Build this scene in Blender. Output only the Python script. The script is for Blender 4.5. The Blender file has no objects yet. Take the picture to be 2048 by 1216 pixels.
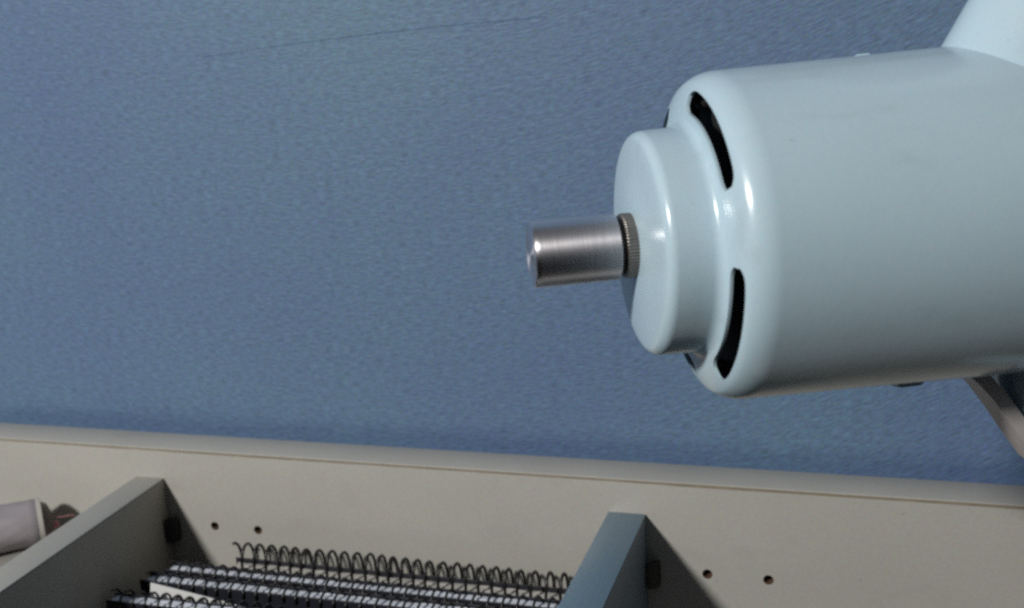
import bpy, bmesh, math, random
from mathutils import Vector, Matrix

random.seed(7)
sc = bpy.context.scene
C = sc.collection

# ------------------------------------------------------------------ camera
cam_d = bpy.data.cameras.new('camera')
cam = bpy.data.objects.new('camera', cam_d)
C.objects.link(cam)
right = Vector((0.9536, 0.2955, -0.0583))
down = Vector((0.0208, -0.2577, -0.9660))
fwd = Vector((-0.3004, 0.9200, -0.2519))
cam.matrix_world = Matrix(((right.x, -down.x, -fwd.x, 0), (right.y, -down.y, -fwd.y, 0),
                           (right.z, -down.z, -fwd.z, 0), (0, 0, 0, 1)))
cam_d.sensor_width = 36.0
cam_d.lens = 36.0 * 2385.0 / 2048.0
cam_d.clip_start = 0.02
cam_d.clip_end = 60
cam_d.dof.use_dof = True
cam_d.dof.focus_distance = 0.50
cam_d.dof.aperture_fstop = 41.9e-3 / 0.0030
sc.camera = cam

# ------------------------------------------------------------------ room light
world = bpy.data.worlds.new('World')
sc.world = world
world.use_nodes = True
wn, wl = world.node_tree.nodes, world.node_tree.links
bg = wn['Background']
tc = wn.new('ShaderNodeTexCoord')
sp = wn.new('ShaderNodeSeparateXYZ')
mr = wn.new('ShaderNodeMapRange')
cr = wn.new('ShaderNodeValToRGB')
wl.new(tc.outputs['Generated'], sp.inputs[0])
wl.new(sp.outputs['Z'], mr.inputs['Value'])
mr.inputs['From Min'].default_value = -1
mr.inputs['From Max'].default_value = 1
wl.new(mr.outputs[0], cr.inputs[0])
cr.color_ramp.elements[0].position = 0.42
cr.color_ramp.elements[0].color = (0.012, 0.012, 0.015, 1)
cr.color_ramp.elements[1].position = 0.85
cr.color_ramp.elements[1].color = (0.33, 0.34, 0.36, 1)
wl.new(cr.outputs[0], bg.inputs['Color'])
bg.inputs['Strength'].default_value = 0.27

lamp_d = bpy.data.lights.new('ceiling_lamp_light', 'AREA')
lamp_d.shape = 'DISK'
lamp_d.size = 0.20
lamp_d.energy = 44
lamp_d.color = (1.0, 0.985, 0.95)
lamp = bpy.data.objects.new('ceiling_lamp_light', lamp_d)
C.objects.link(lamp)
lamp.location = (-1.10, -1.22, 0.92)
lamp.rotation_euler = (Vector((-0.15, 0.6, -0.2)) - Vector(lamp.location)).to_track_quat('-Z', 'Y').to_euler()

vs = sc.view_settings
vs.view_transform = 'Standard'
vs.look = 'None'
vs.exposure = 0.0
vs.gamma = 1.0
vs.use_curve_mapping = False
sc.cycles.use_denoising = False
sc.cycles.filter_width = 2.2
sc.cycles.max_bounces = 8


# ------------------------------------------------------------------ materials
def new_mat(name):
    m = bpy.data.materials.new(name)
    m.use_nodes = True
    return m, m.node_tree.nodes, m.node_tree.links, m.node_tree.nodes['Principled BSDF']


def grainy(name, col, rough=0.4, var=0.08, scale=60, fine=900, fine_amt=0.05, bump=0.0, bump_scale=500,
           metallic=0.0, spec=0.5, coat=0.0, specks=0.0):
    """plain surface with cloudy wear and fine grain"""
    m, n, l, b = new_mat(name)
    t = n.new('ShaderNodeTexCoord')
    n1 = n.new('ShaderNodeTexNoise'); n1.inputs['Scale'].default_value = scale; n1.inputs['Detail'].default_value = 3
    n2 = n.new('ShaderNodeTexNoise'); n2.inputs['Scale'].default_value = fine; n2.inputs['Detail'].default_value = 1
    l.new(t.outputs['Object'], n1.inputs['Vector']); l.new(t.outputs['Object'], n2.inputs['Vector'])
    m1 = n.new('ShaderNodeMix'); m1.data_type = 'RGBA'
    m1.inputs['A'].default_value = (*[c * (1 - var) for c in col], 1)
    m1.inputs['B'].default_value = (*[min(1, c * (1 + var)) for c in col], 1)
    l.new(n1.outputs['Fac'], m1.inputs['Factor'])
    m2 = n.new('ShaderNodeMix'); m2.data_type = 'RGBA'; m2.blend_type = 'OVERLAY'
    m2.inputs['Factor'].default_value = fine_amt
    l.new(m1.outputs['Result'], m2.inputs['A']); l.new(n2.outputs['Color'], m2.inputs['B'])
    out = m2.outputs['Result']
    if specks:      # sparse grime specks and faint rubbed smears
        for sc_, lo, hi, stretch, amt in ((170, 0.735, 0.775, (1, 1, 1), specks), (26, 0.60, 0.74, (1, 3.5, 1.4), specks * 0.30)):
            mpn = n.new('ShaderNodeMapping'); mpn.inputs['Scale'].default_value = stretch
            mpn.inputs['Location'].default_value = (sc_ * 0.013, 0.4, 0.2)
            l.new(t.outputs['Object'], mpn.inputs['Vector'])
            nz = n.new('ShaderNodeTexNoise'); nz.inputs['Scale'].default_value = sc_; nz.inputs['Detail'].default_value = 3
            l.new(mpn.outputs[0], nz.inputs['Vector'])
            rg = n.new('ShaderNodeMapRange'); rg.inputs['From Min'].default_value = lo; rg.inputs['From Max'].default_value = hi
            rg.inputs['To Max'].default_value = amt
            l.new(nz.outputs['Fac'], rg.inputs['Value'])
            mx = n.new('ShaderNodeMix'); mx.data_type = 'RGBA'; mx.inputs['B'].default_value = (0.16, 0.14, 0.12, 1)
            l.new(rg.outputs[0], mx.inputs['Factor']); l.new(out, mx.inputs['A'])
            out = mx.outputs['Result']
    l.new(out, b.inputs['Base Color'])
    b.inputs['Roughness'].default_value = rough
    b.inputs['Metallic'].default_value = metallic
    b.inputs['Specular IOR Level'].default_value = spec
    b.inputs['Coat Weight'].default_value = coat
    b.inputs['Coat Roughness'].default_value = 0.12
    rr = n.new('ShaderNodeMapRange')
    rr.inputs['To Min'].default_value = max(0, rough - 0.06); rr.inputs['To Max'].default_value = rough + 0.06
    l.new(n1.outputs['Fac'], rr.inputs['Value']); l.new(rr.outputs[0], b.inputs['Roughness'])
    if bump:
        n3 = n.new('ShaderNodeTexNoise'); n3.inputs['Scale'].default_value = bump_scale
        l.new(t.outputs['Object'], n3.inputs['Vector'])
        bp = n.new('ShaderNodeBump'); bp.inputs['Strength'].default_value = bump; bp.inputs['Distance'].default_value = 0.0005
        l.new(n3.outputs['Fac'], bp.inputs['Height']); l.new(bp.outputs[0], b.inputs['Normal'])
    return m


def wall_paint():
    m, n, l, b = new_mat('blue_brushed_wall_paint')
    t = n.new('ShaderNodeTexCoord')
    s = n.new('ShaderNodeSeparateXYZ'); l.new(t.outputs['Object'], s.inputs[0])

    def mth(op, a, bb=None):
        q = n.new('ShaderNodeMath'); q.operation = op
        for i, v in enumerate((a, bb)):
            if v is None: continue
            if isinstance(v, (int, float)): q.inputs[i].default_value = v
            else: l.new(v, q.inputs[i])
        return q.outputs[0]
    # sweeping brush direction: streaks follow shallow curves over the wall
    u = mth('ADD', s.outputs['X'], 0.34)
    u2 = mth('MULTIPLY', u, u); u3 = mth('MULTIPLY', u2, u)
    bend = mth('ADD', mth('MULTIPLY', u2, 0.50), mth('MULTIPLY', u3, 0.45))
    v = mth('SUBTRACT', s.outputs['Z'], bend)

    def streak(su, sv, detail, off):
        cx = n.new('ShaderNodeCombineXYZ')
        l.new(mth('MULTIPLY', u, su), cx.inputs[0]); l.new(mth('MULTIPLY', v, sv), cx.inputs[1])
        cx.inputs[2].default_value = off
        q = n.new('ShaderNodeTexNoise'); q.inputs['Scale'].default_value = 1.0
        q.inputs['Detail'].default_value = detail; q.inputs['Roughness'].default_value = 0.6
        l.new(cx.outputs[0], q.inputs['Vector'])
        return q.outputs['Fac']
    fine = streak(165, 860, 3, 0.0)
    mid = streak(28, 150, 3, 4.0)
    cloud = n.new('ShaderNodeTexNoise'); cloud.inputs['Scale'].default_value = 3.4; cloud.inputs['Detail'].default_value = 4
    l.new(t.outputs['Object'], cloud.inputs['Vector'])
    gr = n.new('ShaderNodeTexNoise'); gr.inputs['Scale'].default_value = 480; gr.inputs['Detail'].default_value = 1
    l.new(t.outputs['Object'], gr.inputs['Vector'])
    c1 = n.new('ShaderNodeMix'); c1.data_type = 'RGBA'
    c1.inputs['A'].default_value = (0.118, 0.178, 0.325, 1)
    c1.inputs['B'].default_value = (0.136, 0.234, 0.330, 1)
    cm = n.new('ShaderNodeMapRange'); cm.inputs['From Min'].default_value = 0.3; cm.inputs['From Max'].default_value = 0.7
    l.new(cloud.outputs['Fac'], cm.inputs['Value']); l.new(cm.outputs[0], c1.inputs['Factor'])
    c2 = n.new('ShaderNodeMix'); c2.data_type = 'RGBA'; c2.blend_type = 'OVERLAY'; c2.inputs['Factor'].default_value = 0.27
    l.new(c1.outputs['Result'], c2.inputs['A'])
    fr = n.new('ShaderNodeMapRange'); fr.inputs['From Min'].default_value = 0.3; fr.inputs['From Max'].default_value = 0.7
    l.new(fine, fr.inputs['Value']); l.new(fr.outputs[0], c2.inputs['B'])
    c3 = n.new('ShaderNodeMix'); c3.data_type = 'RGBA'; c3.blend_type = 'OVERLAY'; c3.inputs['Factor'].default_value = 0.25
    l.new(c2.outputs['Result'], c3.inputs['A']); l.new(gr.outputs['Color'], c3.inputs['B'])
    # contact shade painted into the colour along the shelf line, with a ragged edge
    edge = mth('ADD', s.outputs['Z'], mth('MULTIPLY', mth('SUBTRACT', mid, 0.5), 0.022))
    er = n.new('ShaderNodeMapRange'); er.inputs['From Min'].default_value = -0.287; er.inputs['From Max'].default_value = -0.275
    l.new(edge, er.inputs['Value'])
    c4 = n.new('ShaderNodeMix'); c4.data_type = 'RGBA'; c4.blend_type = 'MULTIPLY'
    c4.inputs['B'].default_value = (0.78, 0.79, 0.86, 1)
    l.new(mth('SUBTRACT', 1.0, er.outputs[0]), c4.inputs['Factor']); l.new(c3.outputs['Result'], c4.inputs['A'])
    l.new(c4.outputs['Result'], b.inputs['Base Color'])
    b.inputs['Roughness'].default_value = 0.55
    b.inputs['Specular IOR Level'].default_value = 0.35
    hgt = mth('ADD', mth('MULTIPLY', fine, 0.6), mid)
    bp = n.new('ShaderNodeBump'); bp.inputs['Strength'].default_value = 0.36; bp.inputs['Distance'].default_value = 0.0010
    l.new(hgt, bp.inputs['Height']); l.new(bp.outputs[0], b.inputs['Normal'])
    return m


def brushed_steel():
    m, n, l, b = new_mat('turned_steel')
    t = n.new('ShaderNodeTexCoord')
    mp = n.new('ShaderNodeMapping'); mp.inputs['Scale'].default_value = (2600, 30, 30)
    l.new(t.outputs['Object'], mp.inputs['Vector'])
    q = n.new('ShaderNodeTexNoise'); q.inputs['Scale'].default_value = 1; q.inputs['Detail'].default_value = 2
    l.new(mp.outputs[0], q.inputs['Vector'])
    r = n.new('ShaderNodeMapRange'); r.inputs['To Min'].default_value = 0.32; r.inputs['To Max'].default_value = 0.44
    l.new(q.outputs['Fac'], r.inputs['Value']); l.new(r.outputs[0], b.inputs['Roughness'])
    b.inputs['Base Color'].default_value = (0.78, 0.75, 0.785, 1)
    b.inputs['Metallic'].default_value = 1.0
    tg = n.new('ShaderNodeTangent'); tg.direction_type = 'RADIAL'; tg.axis = 'X'
    l.new(tg.outputs[0], b.inputs['Tangent'])
    b.inputs['Anisotropic'].default_value = 0.75
    b.inputs['Anisotropic Rotation'].default_value = 0.25
    bp = n.new('ShaderNodeBump'); bp.inputs['Strength'].default_value = 0.12; bp.inputs['Distance'].default_value = 0.0003
    l.new(q.outputs['Fac'], bp.inputs['Height']); l.new(bp.outputs[0], b.inputs['Normal'])
    return m


M = dict(
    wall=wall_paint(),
    plastic=grainy('pale_blue_white_enamel', (0.500, 0.655, 0.745), rough=0.24, var=0.035, scale=25, fine=1100,
                   fine_amt=0.16, bump=0.07, bump_scale=210, coat=0.25, specks=0.35),
    steel=brushed_steel(),
    collar=grainy('tarnished_knurled_brass', (0.27, 0.25, 0.235), rough=0.48, var=0.25, scale=300, metallic=0.9),
    groove=grainy('greasy_black_groove', (0.012, 0.012, 0.012), rough=0.6),
    core=grainy('dark_motor_core', (0.010, 0.011, 0.014), rough=0.7, var=0.4, scale=200),
    winding=grainy('lacquered_winding', (0.012, 0.009, 0.008), rough=0.6, var=0.4, scale=400),
    laminate=grainy('beige_laminate', (0.435, 0.423, 0.386), rough=0.24, var=0.07, scale=12, specks=0.30, fine=520, fine_amt=0.13,
                    bump=0.05, bump_scale=350),
    ledge=grainy('beige_laminate_ledge', (0.440, 0.430, 0.395), rough=0.6, spec=0.3, var=0.08, scale=16, specks=0.35, fine=520, fine_amt=0.13),
    beigeboard=grainy('beige_divider_laminate', (0.36, 0.335, 0.285), rough=0.5, var=0.06, scale=20, fine=520, fine_amt=0.14, specks=0.3),
    seam=grainy('glue_seam', (0.27, 0.225, 0.165), rough=0.7, var=0.3, scale=60),
    blueboard=grainy('blue_grey_edge_band', (0.150, 0.235, 0.300), rough=0.40, var=0.07, scale=30, fine=520, fine_amt=0.22),
    bluebody=grainy('blue_grey_laminate', (0.16, 0.20, 0.235), rough=0.45, var=0.06, scale=30, fine=520, fine_amt=0.22),
    chip=grainy('raw_chipboard', (0.10, 0.055, 0.030), rough=0.9, var=0.4, scale=900),
    bracket=grainy('dark_bracket_plastic', (0.030, 0.027, 0.026), rough=0.55),
    paper=grainy('white_page_edges', (0.66, 0.69, 0.76), rough=0.85, var=0.05, scale=200, spec=0.2),
    sheet=grainy('white_paper', (0.74, 0.74, 0.73), rough=0.8, var=0.02, spec=0.2),
    cover=grainy('black_card_cover', (0.010, 0.011, 0.018), rough=0.5, var=0.2, scale=80),
    wire=grainy('black_coated_wire', (0.012, 0.011, 0.012), rough=0.35),
    barrel=grainy('grey_mauve_barrel', (0.330, 0.300, 0.318), rough=0.5, var=0.12, scale=90, fine=900, fine_amt=0.15),
    pale=grainy('pale_collar_plastic', (0.50, 0.48, 0.44), rough=0.5),
    brown=grainy('dark_brown_cap', (0.10, 0.072, 0.066), rough=0.5, var=0.3),
    pink=grainy('faded_pink_rubber', (0.42, 0.17, 0.18), rough=0.6),
    tan=grainy('tan_metal_strap', (0.60, 0.54, 0.53), rough=0.45, var=0.15, metallic=0.2),
)


# ------------------------------------------------------------------ helpers
def obj(name, bm, mat, parent=None, smooth=None):
    me = bpy.data.meshes.new(name)
    bmesh.ops.recalc_face_normals(bm, faces=bm.faces[:])
    bm.to_mesh(me); bm.free()
    for mm in (mat if isinstance(mat, (list, tuple)) else [mat]):
        me.materials.append(mm)
    o = bpy.data.objects.new(name, me)
    C.objects.link(o)
    if parent: o.parent = parent
    if smooth is not None:
        for p in me.polygons: p.use_smooth = True
        me.set_sharp_from_angle(angle=math.radians(smooth))
    return o


def box(name, x0, x1, y0, y1, z0, z1, mat, parent=None, bev=0.0008, seg=2):
    bm = bmesh.new()
    bmesh.ops.create_cube(bm, size=1)
    for v in bm.verts:
        v.co = Vector(((x0 + x1) / 2 + v.co.x * (x1 - x0), (y0 + y1) / 2 + v.co.y * (y1 - y0), (z0 + z1) / 2 + v.co.z * (z1 - z0)))
    if bev:
        bmesh.ops.bevel(bm, geom=bm.edges[:], offset=bev, segments=seg, profile=0.5, affect='EDGES')
    return obj(name, bm, mat, parent, 35)


def lathe_bm(profile, segs=96, cap0=True, cap1=True, bm=None):
    """profile [(x, r)] turned about local X"""
    bm = bm or bmesh.new()
    rings = []
    for x, r in profile:
        rings.append([bm.verts.new((x, r * math.cos(2 * math.pi * i / segs), r * math.sin(2 * math.pi * i / segs))) for i in range(segs)])
    for a, b in zip(rings, rings[1:]):
        for i in range(segs):
            j = (i + 1) % segs
            bm.faces.new((a[i], a[j], b[j], b[i]))
    if cap0: bm.faces.new(rings[0])
    if cap1: bm.faces.new(rings[-1])
    return bm


def tube_bm(pts, r, segs=6, bm=None):
    bm = bm or bmesh.new()
    rings = []
    n = len(pts)
    for i, p in enumerate(pts):
        t = (pts[min(i + 1, n - 1)] - pts[max(i - 1, 0)]).normalized()
        ref = Vector((1, 0, 0)) if abs(t.x) < 0.9 else Vector((0, 0, 1))
        a = t.cross(ref).normalized(); b = t.cross(a)
        rings.append([bm.verts.new(p + (a * math.cos(2 * math.pi * k / segs) + b * math.sin(2 * math.pi * k / segs)) * r) for k in range(segs)])
    for a, b in zip(rings, rings[1:]):
        for k in range(segs):
            j = (k + 1) % segs
            bm.faces.new((a[k], a[j], b[j], b[k]))
    bm.faces.new(rings[0]); bm.faces.new(rings[-1])
    return bm


def empty(name, loc, label, cat, group=None):
    o = bpy.data.objects.new(name, None)
    o.empty_display_size = 0.02
    C.objects.link(o)
    o.location = loc
    o['label'] = label; o['category'] = cat
    if group: o['group'] = group
    return o


# ------------------------------------------------------------------ the wall
WALL_Y = 0.700
bm = bmesh.new()
bmesh.ops.create_cube(bm, size=1)
for v in bm.verts:
    v.co = Vector((-0.2 + v.co.x * 3.0, WALL_Y + 0.05 + v.co.y * 0.10, 0.1 + v.co.z * 1.5))
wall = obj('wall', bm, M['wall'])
wall['kind'] = 'structure'
# a hairline crack in the paint, a shallow lip standing off the wall
pts = []
for i in range(60):
    t = i / 59
    x = -0.432 + t * 0.235
    z = -0.0285 + 0.0135 * t + 0.002 * math.sin(t * 3.0) + random.uniform(-0.00025, 0.00025)
    pts.append(Vector((x, WALL_Y - 0.0001, z)))
bm = bmesh.new()
prev = None
for i, p in enumerate(pts):
    w = 0.00022 * (0.35 + 0.65 * math.sin(math.pi * i / 59)) * random.uniform(0.4, 1.2)
    ring = [bm.verts.new(p + Vector((0, 0, w))), bm.verts.new(p + Vector((0, -0.0003, 0))), bm.verts.new(p - Vector((0, 0, w)))]
    if prev:
        bm.faces.new((prev[0], prev[1], ring[1], ring[0])); bm.faces.new((prev[1], prev[2], ring[2], ring[1]))
    prev = ring
crack = obj('crack', bm, M['wall'], wall)

# ------------------------------------------------------------------ shelf unit
PY = 0.650           # front face of the back panel
TOPZ = -0.2857
FLOORZ = -0.585
unit = empty('shelf_unit', (-0.25, 0.65, FLOORZ - 0.02), 'beige laminate shelf unit with upright dividers along the foot of the blue wall', 'shelf unit')
off = Vector(unit.location)


def upart(o, parent=unit):
    """parent a mesh modelled in world coordinates to the unit without moving it"""
    o.parent = parent
    o.matrix_parent_inverse = parent.matrix_world.inverted() if parent.type != 'EMPTY' else Matrix.Translation(-off)
    return o


panel = box('back_panel', -0.95, 0.50, PY, PY + 0.0278, FLOORZ, TOPZ - 0.0012, [M['laminate'], M['chip']], None, 0.0006)
# drilled screw holes
cutter_bm = bmesh.new()
for hx, hz in ((-0.4348, -0.3397), (-0.4018, -0.3399), (-0.0996, -0.3430), (-0.0637, -0.3433)):
    r = 0.0029
    mtx = Matrix.Translation((hx, PY + 0.004, hz)) @ Matrix.Rotation(math.pi / 2, 4, 'X')
    bmesh.ops.create_cone(cutter_bm, cap_ends=True, segments=24, radius1=r * 0.75, radius2=r * 1.12, depth=0.012, matrix=mtx)
for f in cutter_bm.faces: f.material_index = 1
cutter = obj('hole_cutter', cutter_bm, [M['laminate'], M['chip']])
md = panel.modifiers.new('holes', 'BOOLEAN'); md.object = cutter; md.operation = 'DIFFERENCE'; md.solver = 'EXACT'
dg = bpy.context.evaluated_depsgraph_get()
me2 = bpy.data.meshes.new_from_object(panel.evaluated_get(dg))
panel.modifiers.clear(); panel.data = me2
bpy.data.objects.remove(cutter)
upart(panel)
ledge = upart(box('top_ledge', -0.95, 0.50, PY + 0.0010, PY + 0.0280, TOPZ - 0.0008, TOPZ + 0.0004, M['ledge'], None, 0.0003))
# thin glue line along the front edge of the ledge, slightly wavy
bm = bmesh.new()
prev = None
for i in range(221):
    x = -0.95 + 1.45 * i / 220
    w = 0.00030 + 0.00022 * max(0, math.sin(i * 0.13) * math.sin(i * 0.037 + 1)) + random.uniform(-0.00008, 0.00010) + (0.0003 if x > -0.12 else 0)
    y0, z0 = PY - 0.0002, TOPZ - 0.0010
    ring = [bm.verts.new((x, y0 + 0.0013, z0 + 0.0003 + w * .3)), bm.verts.new((x, y0, z0 + w * .5)), bm.verts.new((x, y0, z0 - w)), bm.verts.new((x, y0 + 0.0013, z0 - w))]
    if prev:
        for k in range(3):
            bm.faces.new((prev[k], prev[k + 1], ring[k + 1], ring[k]))
    prev = ring
upart(obj('edge_seam', bm, M['seam']))

FRONT = 0.30
DTOP = -0.3068


def divider(x0, x1, body, band, lab):
    d = upart(box('divider', x0, x1, FRONT, PY - 0.0002, FLOORZ, DTOP - 0.0012, body, None, 0.0004))
    e = box('edge_band', x0 + 0.0001, x1 - 0.0001, FRONT, PY - 0.0002, DTOP - 0.00115, DTOP, band, None, 0.0005)
    e.parent = d; e.matrix_parent_inverse = Matrix.Identity(4)
    d['label'] = lab
    return d


d1 = divider(-0.4920, -0.4700, M['beigeboard'], M['ledge'], 'beige divider board')
d2 = divider(-0.1590, -0.1358, M['bluebody'], M['blueboard'], 'blue grey divider board')
upart(box('bottom_board', -0.95, 0.50, FRONT, PY - 0.0002, FLOORZ - 0.02, FLOORZ - 0.0004, M['laminate']))
upart(box('shelf_board', -0.95, -0.4925, 0.40, PY - 0.0002, -0.3685, -0.3512, M['laminate']))

for bx_, bz in ((-0.4700, -0.3425), (-0.1358, -0.3440)):
    bm = bmesh.new()
    # quarter-round corner fastener: thick knuckle in the corner with a boss
    n = 10
    lo, hi = [], []
    for zz, arr, s in ((bz - 0.0085, lo, 0.9), (bz - 0.005, None, 1), (bz + 0.0085, hi, 0.9)):
        if arr is None: continue
        arr.append(bm.verts.new((bx_ + 0.0001, PY - 0.0004, zz)))
        for k in range(n + 1):
            a = math.pi / 2 * k / n
            arr.append(bm.verts.new((bx_ + 0.0001 + 0.008 * math.cos(a), PY - 0.0004 - 0.008 * math.sin(a), zz)))
    for k in range(len(lo)):
        j = (k + 1) % len(lo)
        bm.faces.new((lo[k], lo[j], hi[j], hi[k]))
    bm.faces.new(lo); bm.faces.new(hi)
    bmesh.ops.bevel(bm, geom=[e for e in bm.edges if abs(e.verts[0].co.z - e.verts[1].co.z) < 1e-6], offset=0.0034, segments=4, affect='EDGES')
    upart(obj('corner_fastener', bm, M['bracket'], None, 40))


# ------------------------------------------------------------------ notebooks standing in the middle cell
def notebook(y_back, x0, x1, top, pages, page_drop, coil_r, pitch, tilt, label, covers=True, coil_lift=0.0, yaw=0.0, front_drop=0.0, page_mat='paper', wire=0.0008, coil_depth=None):
    e = empty('spiral_notebook', ((x0 + x1) / 2, y_back - pages / 2, FLOORZ), label, 'notebook', 'spiral notebooks standing in the shelf')
    e.rotation_euler = (tilt, 0, yaw)
    hx = (x1 - x0) / 2
    h = top - FLOORZ
    hp = h - page_drop
    # page block, top edge slightly uneven
    bm = bmesh.new()
    nx, ny = 40, 5
    vt = {}
    for i in range(nx + 1):
        for j in range(ny + 1):
            vt[i, j, 1] = bm.verts.new((-hx + 0.002 + (2 * hx - 0.004) * i / nx, -pages / 2 + pages * j / ny, hp + random.uniform(-0.0004, 0.0004)))
            if j in (0, ny):
                vt[i, j, 0] = bm.verts.new((-hx + 0.002 + (2 * hx - 0.004) * i / nx, -pages / 2 + pages * j / ny, 0.0005))
    for i in range(nx):
        for j in range(ny):
            bm.faces.new((vt[i, j, 1], vt[i + 1, j, 1], vt[i + 1, j + 1, 1], vt[i, j + 1, 1]))
        for j in (0, ny):
            bm.faces.new((vt[i, j, 0], vt[i + 1, j, 0], vt[i + 1, j, 1], vt[i, j, 1]))
    for i in (0, nx):
        bm.faces.new([vt[i, 0, 0]] + [vt[i, j, 1] for j in range(ny + 1)] + [vt[i, ny, 0]])
    obj('page_block', bm, M[page_mat], e)
    t = 0.0011
    for s, nm in ((1, 'back_cover'), (-1, 'front_cover')):
        yc = s * (pages / 2 + 0.0002 + t / 2)
        box(nm, -hx, hx, yc - t / 2, yc + t / 2, 0, h - (front_drop if s < 0 else 0), M['cover'], e, 0.0003, 1)
    # one continuous wire helix through the top edge
    zc = hp - 0.0035 + coil_r * 0.50 + coil_lift
    turns = int((2 * hx - 0.012) / pitch)
    bm = bmesh.new()
    pts = []
    per = 22
    ry = coil_depth or max(coil_r * 0.68, pages / 2 + 0.0026)
    for k in range(turns * per + 1):
        a = 2 * math.pi * k / per
        wob = 0.0011 * math.sin(k * 0.011 + top * 90) + 0.0007 * math.sin(k * 0.033) + 0.0004 * math.sin(k * 0.083)
        ph = (k / per + 0.5) % 1.0
        adv = math.floor(k / per + 0.5) + 0.25 * ph + 0.75 * (max(0, (0.16 - ph) / 0.16) * -0.5 + max(0, (ph - 0.84) / 0.16) * 0.5 + (0.5))
        pts.append(Vector((-hx + 0.006 + pitch * (adv - 0.9) + wob, ry * math.sin(a), zc + coil_r * math.cos(a) + wob * 0.5)))
    tube_bm(pts, wire, 6, bm)
    obj('spiral_coil', bm, M['wire'], e, 80)
    return e


notebook(0.6345, -0.4120, -0.1610, -0.3535, 0.0070, 0.0032, 0.0124, 0.0087, 0.0, 'rearmost spiral notebook, its large black coil standing clear against the beige panel', coil_lift=0.0004, front_drop=0.013, page_mat='pale', wire=0.00098, coil_depth=0.0070)
notebook(0.6140, -0.4480, -0.1600, -0.3500, 0.0085, 0.0022, 0.0050, 0.0089, 0.0, 'spiral notebook directly in front of the rearmost one with the tall coil')
notebook(0.6005, -0.4560, -0.1600, -0.3510, 0.0095, 0.0022, 0.0050, 0.0091, 0.0, 'third spiral notebook back to front, with wide white page edges and black cover')
notebook(0.5740, -0.4640, -0.1600, -0.3530, 0.0080, 0.0012, 0.0060, 0.0089, 0.0, 'nearest spiral notebook, in front of the loose white sheet')

# loose sheet slipped between the two front notebooks, one corner sticking up
sheet_bm = bmesh.new()
W, Hh = 0.10, 0.20
a = math.radians(-10)
g = {}
for s in (0, 1):
    for i in range(9):
        for j in range(9):
            px, pz = W * i / 8, -Hh * j / 8
            g[i, j, s] = sheet_bm.verts.new((px * math.cos(a) - pz * math.sin(a), -0.0004 * s + 0.002 * math.sin(i / 8 * 2.4), px * math.sin(a) + pz * math.cos(a)))
for i in range(8):
    for j in range(8):
        for s in (0, 1):
            sheet_bm.faces.new((g[i, j, s], g[i + 1, j, s], g[i + 1, j + 1, s], g[i, j + 1, s]))
for i in range(8):
    for j in (0, 8):
        sheet_bm.faces.new((g[i, j, 0], g[i + 1, j, 0], g[i + 1, j, 1], g[i, j, 1]))
        sheet_bm.faces.new((g[j, i, 0], g[j, i + 1, 0], g[j, i + 1, 1], g[j, i, 1]))
sheet = obj('loose_sheet', sheet_bm, M['sheet'])
sheet.location = (-0.4400, 0.5800, -0.3462)
sheet['label'] = 'loose white sheet of paper with one corner poking up between the notebooks'
sheet['category'] = 'paper'

# ------------------------------------------------------------------ grey barrel lying in the left cell
tr = 0.0160
bar = empty('capped_tube', (-0.5560, 0.6270, -0.3510), 'crumpled mauve grey tube with pale collar and dark cap left of the beige divider', 'tube')
bar.rotation_euler = (0, 0, math.atan2(0.66, 0.75))
zc = tr + 0.0002


def bar_lathe(name, prof, mat, segs=40):
    b_ = lathe_bm(prof, segs)
    for v in b_.verts: v.co.z += zc
    return obj(name, b_, mat, bar, 40)


rb = lathe_bm([(-0.20, tr * 0.95), (-0.1985, tr)] + [(-0.1985 + 0.1948 * k / 40, tr) for k in range(1, 41)] + [(-0.0035, tr * 0.99)], 72)
for v in rb.verts:
    rr_ = v.co.yz.length
    an = math.atan2(v.co.z, v.co.y)
    fade = min(1.0, max(0.0, (-0.004 - v.co.x) / 0.012))
    w = 1 + fade * (0.035 * math.sin(3 * an + v.co.x * 70) + 0.022 * math.sin(7 * an - v.co.x * 160) + 0.012 * math.sin(13 * an + v.co.x * 310))
    v.co.y *= w; v.co.z = v.co.z * w + zc
obj('barrel', rb, M['barrel'], bar, 60)
bar_lathe('collar', [(-0.0034, tr * 0.99), (-0.0033, tr * 1.005), (-0.0003, tr * 1.0), (0.0000, tr * 0.95)], M['pale'])
bar_lathe('end_cap', [(0.0001, tr * 0.84), (0.0036, tr * 0.70), (0.0058, tr * 0.36)], M['brown'])
b_ = lathe_bm([(0.0059, 0.0028), (0.0085, 0.0027), (0.0096, 0.0016)], 24)
for v in b_.verts: v.co.z += zc - 0.005
obj('tip', b_, M['pink'], bar, 40)
th = [Vector((-0.001 + 0.0010 * k, -0.004 - 0.0002 * k, zc + 0.0045 - 0.00012 * k + 0.0005 * math.sin(k * 0.4))) for k in range(22)]
obj('thread', tube_bm(th, 0.00035, 6), M['pink'], bar, 80)

# ------------------------------------------------------------------ motor
MS = 0.85
hub = Vector((-0.0799, 0.3852, -0.0838))
ax = Vector((-0.9000, -0.4357, -0.0089)).normalized()
zl = (Vector((0, 0, 1)) - ax * ax.z).normalized()
yl = zl.cross(ax)
mot = empty('electric_motor', hub, 'pale blue white fan motor with bare steel shaft and curved vent slots', 'motor')
mot.matrix_world = Matrix(((ax.x, yl.x, zl.x, hub.x), (ax.y, yl.y, zl.y, hub.y), (ax.z, yl.z, zl.z, hub.z), (0, 0, 0, 1))) @ Matrix.Scale(MS, 4)

SEG = 288
OFF = math.radians(15)
SP = math.radians(30)       # half span of a slot
R_IN, R_OUT = 0.0498, 0.0588


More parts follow.
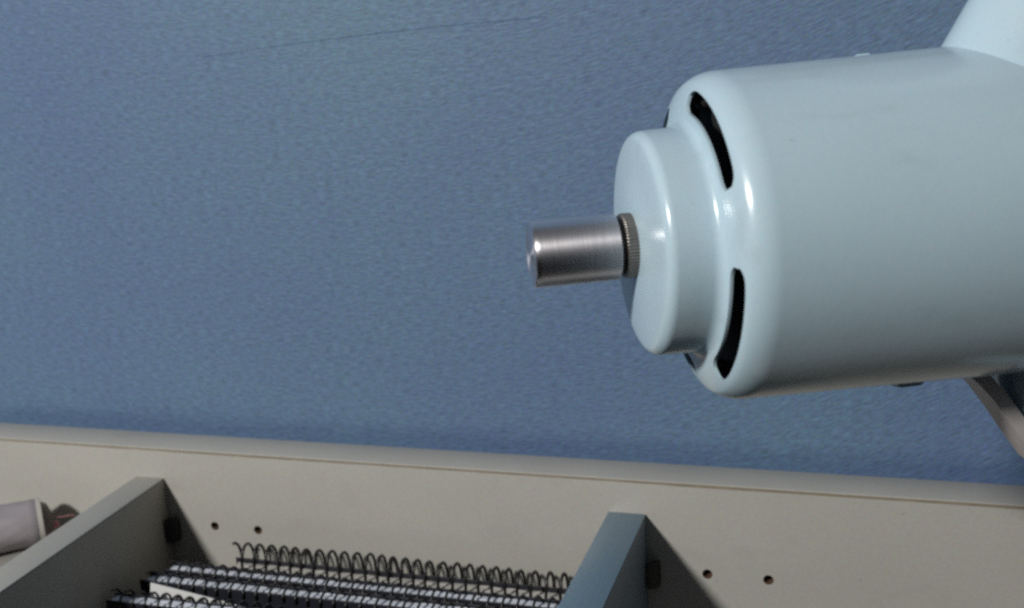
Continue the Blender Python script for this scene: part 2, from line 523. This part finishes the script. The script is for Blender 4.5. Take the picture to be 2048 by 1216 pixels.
def arc(cx, cr, rx, rr, a0, a1, n):
    return [(cx + rx * math.sin(math.radians(a0 + (a1 - a0) * i / n)), cr + rr * math.cos(math.radians(a0 + (a1 - a0) * i / n))) for i in range(n + 1)]


prof_front = [(0.0030, 0.0004), (0.0029, 0.008), (0.0027, 0.014), (0.0020, 0.024), (0.0012, 0.032), (0.0009, 0.0370)]
prof_front += arc(-0.0040, 0.0400, 0.0044, 0.0042, 80, 3, 12)               # convex hub edge
prof_front += [(-0.0110, 0.0444), (-0.0162, 0.0446)]
prof_front += [(-0.0162 - 0.0040 * math.sin(math.radians(t)), 0.0446 + 0.0034 * (1 - math.cos(math.radians(t)))) for t in (12, 28, 44, 60, 75, 88)]  # concave root
prof_back = arc(-0.0352, 0.0560, 0.0132, 0.0090, 84, 0, 16)
prof_back = [p for p in prof_back if p[1] > 0.0604]
r_a, r_b = prof_front[-1][1], prof_back[0][1]
x_a, x_b = prof_front[-1][0], prof_back[0][0]


def ring_x(r):                      # gently crowned ring face between hub root and outer rounding
    t = (r - r_a) / (r_b - r_a)
    return x_a + (x_b - x_a) * (0.35 * t + 0.65 * t * t)


prof_back += [(-0.060, 0.0655), (-0.095, 0.0662), (-0.135, 0.0672), (-0.170, 0.0672), (-0.195, 0.0660), (-0.215, 0.0610), (-0.230, 0.050), (-0.238, 0.030), (-0.240, 0.0004)]
bm = bmesh.new()
cols = []
NS = 6
for i in range(SEG):
    th_ = 2 * math.pi * i / SEG
    rel = ((th_ - OFF + math.pi / 4) % (math.pi / 2)) - math.pi / 4      # 0 in the gap between slots
    q = abs(abs(rel) - math.pi / 4) / SP                                    # 0 mid slot, 1 at its end
    insl = q < 1.0001
    k = max(0.45, max(0.0, 1 - min(1, q) ** 14) ** 0.5)
    rm = (R_IN + R_OUT) / 2
    ri = rm - (rm - R_IN) * k
    ro = rm + (R_OUT - rm) * k
    mids = [r_a + (ri - r_a) * 0.5] + [ri + (ro - ri) * m_ / NS for m_ in range(NS + 1)] + [ro + (r_b - ro) * 0.5]
    rad = list(prof_front) + [(ring_x(r_), r_) for r_ in mids] + list(prof_back)
    c, s_ = math.cos(th_), math.sin(th_)
    cols.append(([bm.verts.new((x, r_ * c, r_ * s_)) for x, r_ in rad], insl))
ks = len(prof_front) + 1
for i in range(SEG):
    a_, ia = cols[i]; b2, ib = cols[(i + 1) % SEG]
    for k in range(len(a_) - 1):
        if ks <= k < ks + NS and ia and ib:
            continue
        bm.faces.new((a_[k], b2[k], b2[k + 1], a_[k + 1]))
loose = [v for v in bm.verts if not v.link_faces]
bmesh.ops.delete(bm, geom=loose, context='VERTS')
# returns of the sheet metal inside each slot
rim = [e for e in bm.edges if e.is_boundary and 0.04 < (e.verts[0].co.yz).length < 0.060 and -0.03 < e.verts[0].co.x < -0.015]
ret = bmesh.ops.extrude_edge_only(bm, edges=rim)
for v in [g_ for g_ in ret['geom'] if isinstance(g_, bmesh.types.BMVert)]:
    v.co.x -= 0.0012
bm.faces.new([c_[0][0] for c_ in cols]); bm.faces.new([c_[0][-1] for c_ in cols])
housing = obj('housing', bm, M['plastic'], mot, 50)

core = obj('motor_core', lathe_bm([(-0.033, 0.020), (-0.033, 0.0610), (-0.060, 0.0615), (-0.060, 0.020)], 64), M['core'], mot, 40)
for a_deg in (0, 30, 60, 90, 120, 150, 180, 210, 240, 270, 300, 330):
    aa = math.radians(a_deg + 8)
    c0 = Vector((-0.0300, 0.053 * math.cos(aa), 0.053 * math.sin(aa)))
    tang = Vector((0, -math.sin(aa), math.cos(aa)))
    b_ = tube_bm([c0 - tang * 0.009 + Vector((-0.003, 0, 0)), c0 - tang * 0.004, c0 + tang * 0.004, c0 + tang * 0.009 + Vector((-0.003, 0, 0))], 0.0024, 8)
    w_ = obj('winding', b_, M['winding'], core, 60)

# knurled collar
bm = bmesh.new()
seg = 120
prev = None
first = None
for x, r, kn in ((0.0024, 0.0126, 0), (0.0030, 0.0128, 1), (0.0066, 0.0128, 1), (0.0072, 0.0124, 0), (0.0072, 0.0060, 0)):
    ring = [bm.verts.new((x, (r - (0.00035 if kn and i % 2 else 0)) * math.cos(2 * math.pi * i / seg), (r - (0.00035 if kn and i % 2 else 0)) * math.sin(2 * math.pi * i / seg))) for i in range(seg)]
    if prev:
        for i in range(seg):
            j = (i + 1) % seg
            bm.faces.new((prev[i], prev[j], ring[j], ring[i]))
    prev = ring
obj('collar', bm, M['collar'], mot)
obj('groove', lathe_bm([(0.0073, 0.0110), (0.0092, 0.0110)], 64), M['groove'], mot, 40)
SR = 0.0131
shaft = obj('shaft', lathe_bm([(0.0093, 0.0124), (0.0097, SR), (0.0410, SR), (0.0423, SR - 0.0001), (0.0428, SR - 0.0004), (0.0431, SR - 0.0009), (0.0432, 0.0035), (0.0434, 0.0030), (0.0434, 0.0004)], 128), M['steel'], mot, 30)

# clip tabs where the two housing shells hook together
for x0, x1, zz, sgn in ((-0.1020, -0.0940, 0.0657, 1), (-0.1120, -0.0990, -0.0666, -1)):
    b_ = bmesh.new()
    bmesh.ops.create_cube(b_, size=1)
    for v in b_.verts:
        v.co = Vector(((x0 + x1) / 2 + v.co.x * (x1 - x0) * (0.75 if v.co.z * sgn > 0 else 1), v.co.y * 0.009, zz + v.co.z * 0.0022 + 0.0002 * sgn))
    bmesh.ops.bevel(b_, geom=b_.edges[:], offset=0.0006, segments=2, affect='EDGES')
    bmesh.ops.rotate(b_, verts=b_.verts[:], cent=(0, 0, 0), matrix=Matrix.Rotation(math.radians(13), 3, 'X'))
    obj('clip_tab', b_, M['plastic'], mot, 40)

# mounting arm rising from the back of the drum and reaching the wall
stations = [  # centre, half length along axis, half width across
    (Vector((-0.168, 0.0, 0.052)), 0.0480, 0.044),
    (Vector((-0.168, 0.0, 0.061)), 0.0420, 0.038),
    (Vector((-0.168, 0.0, 0.0660)), 0.0385, 0.034),
    (Vector((-0.1685, 0.0, 0.072)), 0.0345, 0.031),
    (Vector((-0.170, 0.0, 0.084)), 0.0290, 0.028),
    (Vector((-0.173, -0.004, 0.100)), 0.0240, 0.026),
    (Vector((-0.177, -0.006, 0.140)), 0.0220, 0.024),
    (Vector((-0.178, -0.030, 0.220)), 0.0220, 0.022),
    (Vector((-0.178, -0.070, 0.260)), 0.0220, 0.022),
    (Vector((-0.178, -0.323, 0.265)), 0.0240, 0.024),
]
bm = bmesh.new()
prev = None
rings = []
for si, (c, hx, hy) in enumerate(stations):
    t = (stations[min(si + 1, len(stations) - 1)][0] - stations[max(si - 1, 0)][0]).normalized()
    ex = Vector((1, 0, 0)); ex = (ex - t * ex.dot(t)).normalized(); ey = t.cross(ex)
    rings.append([bm.verts.new(c + ex * hx * math.cos(2 * math.pi * k / 48) + ey * hy * math.sin(2 * math.pi * k / 48)) for k in range(48)])
for a_, b2 in zip(rings, rings[1:]):
    for k in range(48):
        j = (k + 1) % 48
        bm.faces.new((a_[k], a_[j], b2[j], b2[k]))
bm.faces.new(rings[0]); bm.faces.new(rings[-1])
obj('mounting_arm', bm, M['plastic'], mot, 60)

# swivel neck under the drum with its tan strap
bm = lathe_bm([(0.058, 0.0505), (0.075, 0.0480), (0.092, 0.0390), (0.106, 0.0305), (0.122, 0.0225), (0.140, 0.0180), (0.190, 0.0170), (0.192, 0.0150)], 64)
for v in bm.verts:
    v.co = Vector((-0.2035 + v.co.y, v.co.z, -v.co.x))
obj('swivel_neck', bm, M['plastic'], mot, 40)
bm = bmesh.new()
prev = None
pp = [(-0.136, -0.0635), (-0.142, -0.0690), (-0.1490, -0.0770), (-0.1570, -0.0880), (-0.1650, -0.1000), (-0.1735, -0.1120), (-0.1790, -0.1170)]
for i, (x, z) in enumerate(pp):
    x2, z2 = pp[min(i + 1, len(pp) - 1)]; x1, z1 = pp[max(i - 1, 0)]
    t = Vector((x2 - x1, 0, z2 - z1)).normalized(); nrm = Vector((-t.z, 0, t.x))
    c = Vector((x, 0, z))
    ring = [bm.verts.new(c + nrm * a2 + Vector((0, b3, 0))) for a2, b3 in ((0.0030, 0.010), (0.0030, -0.010), (-0.0030, -0.010), (-0.0030, 0.010))]
    if prev:
        for k in range(4):
            j = (k + 1) % 4
            bm.faces.new((prev[k], prev[j], ring[j], ring[k]))
    else:
        bm.faces.new(ring)
    prev = ring
bm.faces.new(prev)
obj('tilt_strap', bm, M['tan'], mot, 50)
